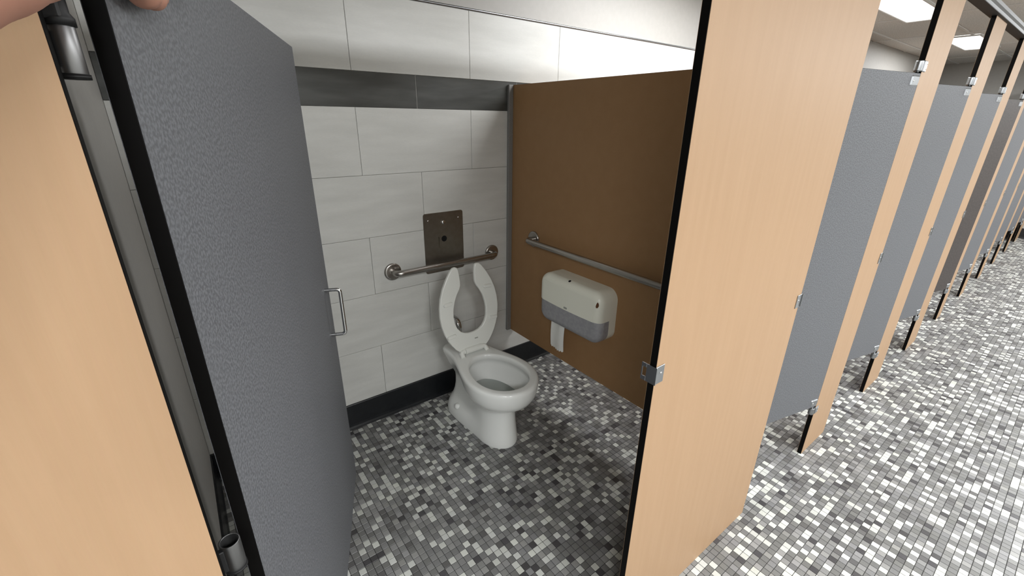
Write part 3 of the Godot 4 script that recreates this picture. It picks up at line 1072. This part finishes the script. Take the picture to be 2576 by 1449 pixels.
func skin_mesh(bones: Array, cell: float, k: float) -> ArrayMesh:
	# smooth union of tapered capsules, meshed as surface nets over the cells near the bones
	var field := {}
	for bo in bones:
		var a: Vector3 = bo[0]
		var c: Vector3 = bo[1]
		var R: float = maxf(bo[2], bo[3]) + 3.0 * cell
		var lo := ((a.min(c) - Vector3.ONE * R) / cell).floor()
		var hi := ((a.max(c) + Vector3.ONE * R) / cell).ceil()
		var ac := c - a
		var l2 := maxf(ac.length_squared(), 1e-9)
		for x in range(int(lo.x), int(hi.x) + 1):
			for y in range(int(lo.y), int(hi.y) + 1):
				for z in range(int(lo.z), int(hi.z) + 1):
					var p := Vector3(x, y, z) * cell
					var t := clampf((p - a).dot(ac) / l2, 0.0, 1.0)
					var d := (p - a - ac * t).length() - lerpf(bo[2], bo[3], t)
					if d > 3.0 * cell:
						continue
					var key := Vector3i(x, y, z)
					if field.has(key):
						var e: float = field[key]
						var h := maxf(k - absf(d - e), 0.0) / k
						field[key] = minf(d, e) - h * h * k * 0.25
					else:
						field[key] = d
	var corner := []
	for q in 8:
		corner.append(Vector3i(q & 1, (q >> 1) & 1, (q >> 2) & 1))
	var far := 3.0 * cell
	var index := {}
	var b := mb()
	for key in field:
		var vals := []
		var neg := 0
		for q in corner:
			var v: float = field.get(key + q, far)
			vals.append(v)
			neg += int(v < 0.0)
		if neg == 0 or neg == 8:
			continue
		var sum := Vector3.ZERO
		var cnt := 0
		for i in 8:
			for bit in [1, 2, 4]:
				var j: int = i | bit
				if j != i and (vals[i] < 0.0) != (vals[j] < 0.0):
					var t: float = vals[i] / (vals[i] - vals[j])
					sum += Vector3(corner[i]).lerp(Vector3(corner[j]), t)
					cnt += 1
		var g := Vector3(
			vals[1] + vals[3] + vals[5] + vals[7] - vals[0] - vals[2] - vals[4] - vals[6],
			vals[2] + vals[3] + vals[6] + vals[7] - vals[0] - vals[1] - vals[4] - vals[5],
			vals[4] + vals[5] + vals[6] + vals[7] - vals[0] - vals[1] - vals[2] - vals[3])
		index[key] = vert(b, (Vector3(key) + sum / cnt) * cell, g.normalized())
	for key in index:
		var v0: float = field.get(key, far)
		for axis in 3:
			var e := Vector3i.ZERO
			e[axis] = 1
			var v1: float = field.get(key + e, far)
			if (v0 < 0.0) == (v1 < 0.0):
				continue
			var p := Vector3i.ZERO
			var q := Vector3i.ZERO
			p[(axis + 1) % 3] = -1
			q[(axis + 2) % 3] = -1
			if index.has(key + p) and index.has(key + q) and index.has(key + p + q):
				face(b, index[key], index[key + p], index[key + p + q])
				face(b, index[key], index[key + p + q], index[key + q])
	return done(b)

# ------------------------------------------------------------------ build
func _ready() -> void:
	var cam := Camera3D.new()
	cam.name = "camera"
	cam.projection = Camera3D.PROJECTION_PERSPECTIVE
	cam.keep_aspect = Camera3D.KEEP_HEIGHT
	cam.fov = rad_to_deg(2.0 * atan(724.5 / 1092.74))
	cam.near = 0.02
	cam.far = 100.0
	add_child(cam)
	cam.transform = Transform3D(Basis(Vector3.UP, -0.6483) * Basis(Vector3.RIGHT, -0.3688) * Basis(Vector3.BACK, 0.0121), Vector3(0, 1.5998, 0.5222))
	cam.current = true
	var we := WorldEnvironment.new()
	we.name = "environment"
	var env := Environment.new()
	env.background_mode = Environment.BG_COLOR
	env.background_color = Color(0, 0, 0)
	env.tonemap_mode = Environment.TONE_MAPPER_LINEAR
	env.tonemap_exposure = 1.05
	env.sdfgi_enabled = true
	env.ssao_enabled = true
	env.ssil_enabled = true
	we.environment = env
	add_child(we)
	make_materials()
	var ly := CEIL_Y
	for k in 3:
		lamp(Vector3(2.55 + 2.56 * k, ly, -0.855), "long bright ceiling panel light above the %s" % ["stall next to the open one", "stall with the dark brownish door", "stalls near the end wall"][k], 0.30, STALL_LIGHT)
	for k in 7:
		lamp(Vector3(-1.40 + 1.83 * k, ly, 2.0), "long bright panel light in the ceiling above the aisle", 0.60, AISLE_LIGHT)
	make_shell()
	make_partitions()
	make_toilet()
	make_stall_fittings()
	make_hand()
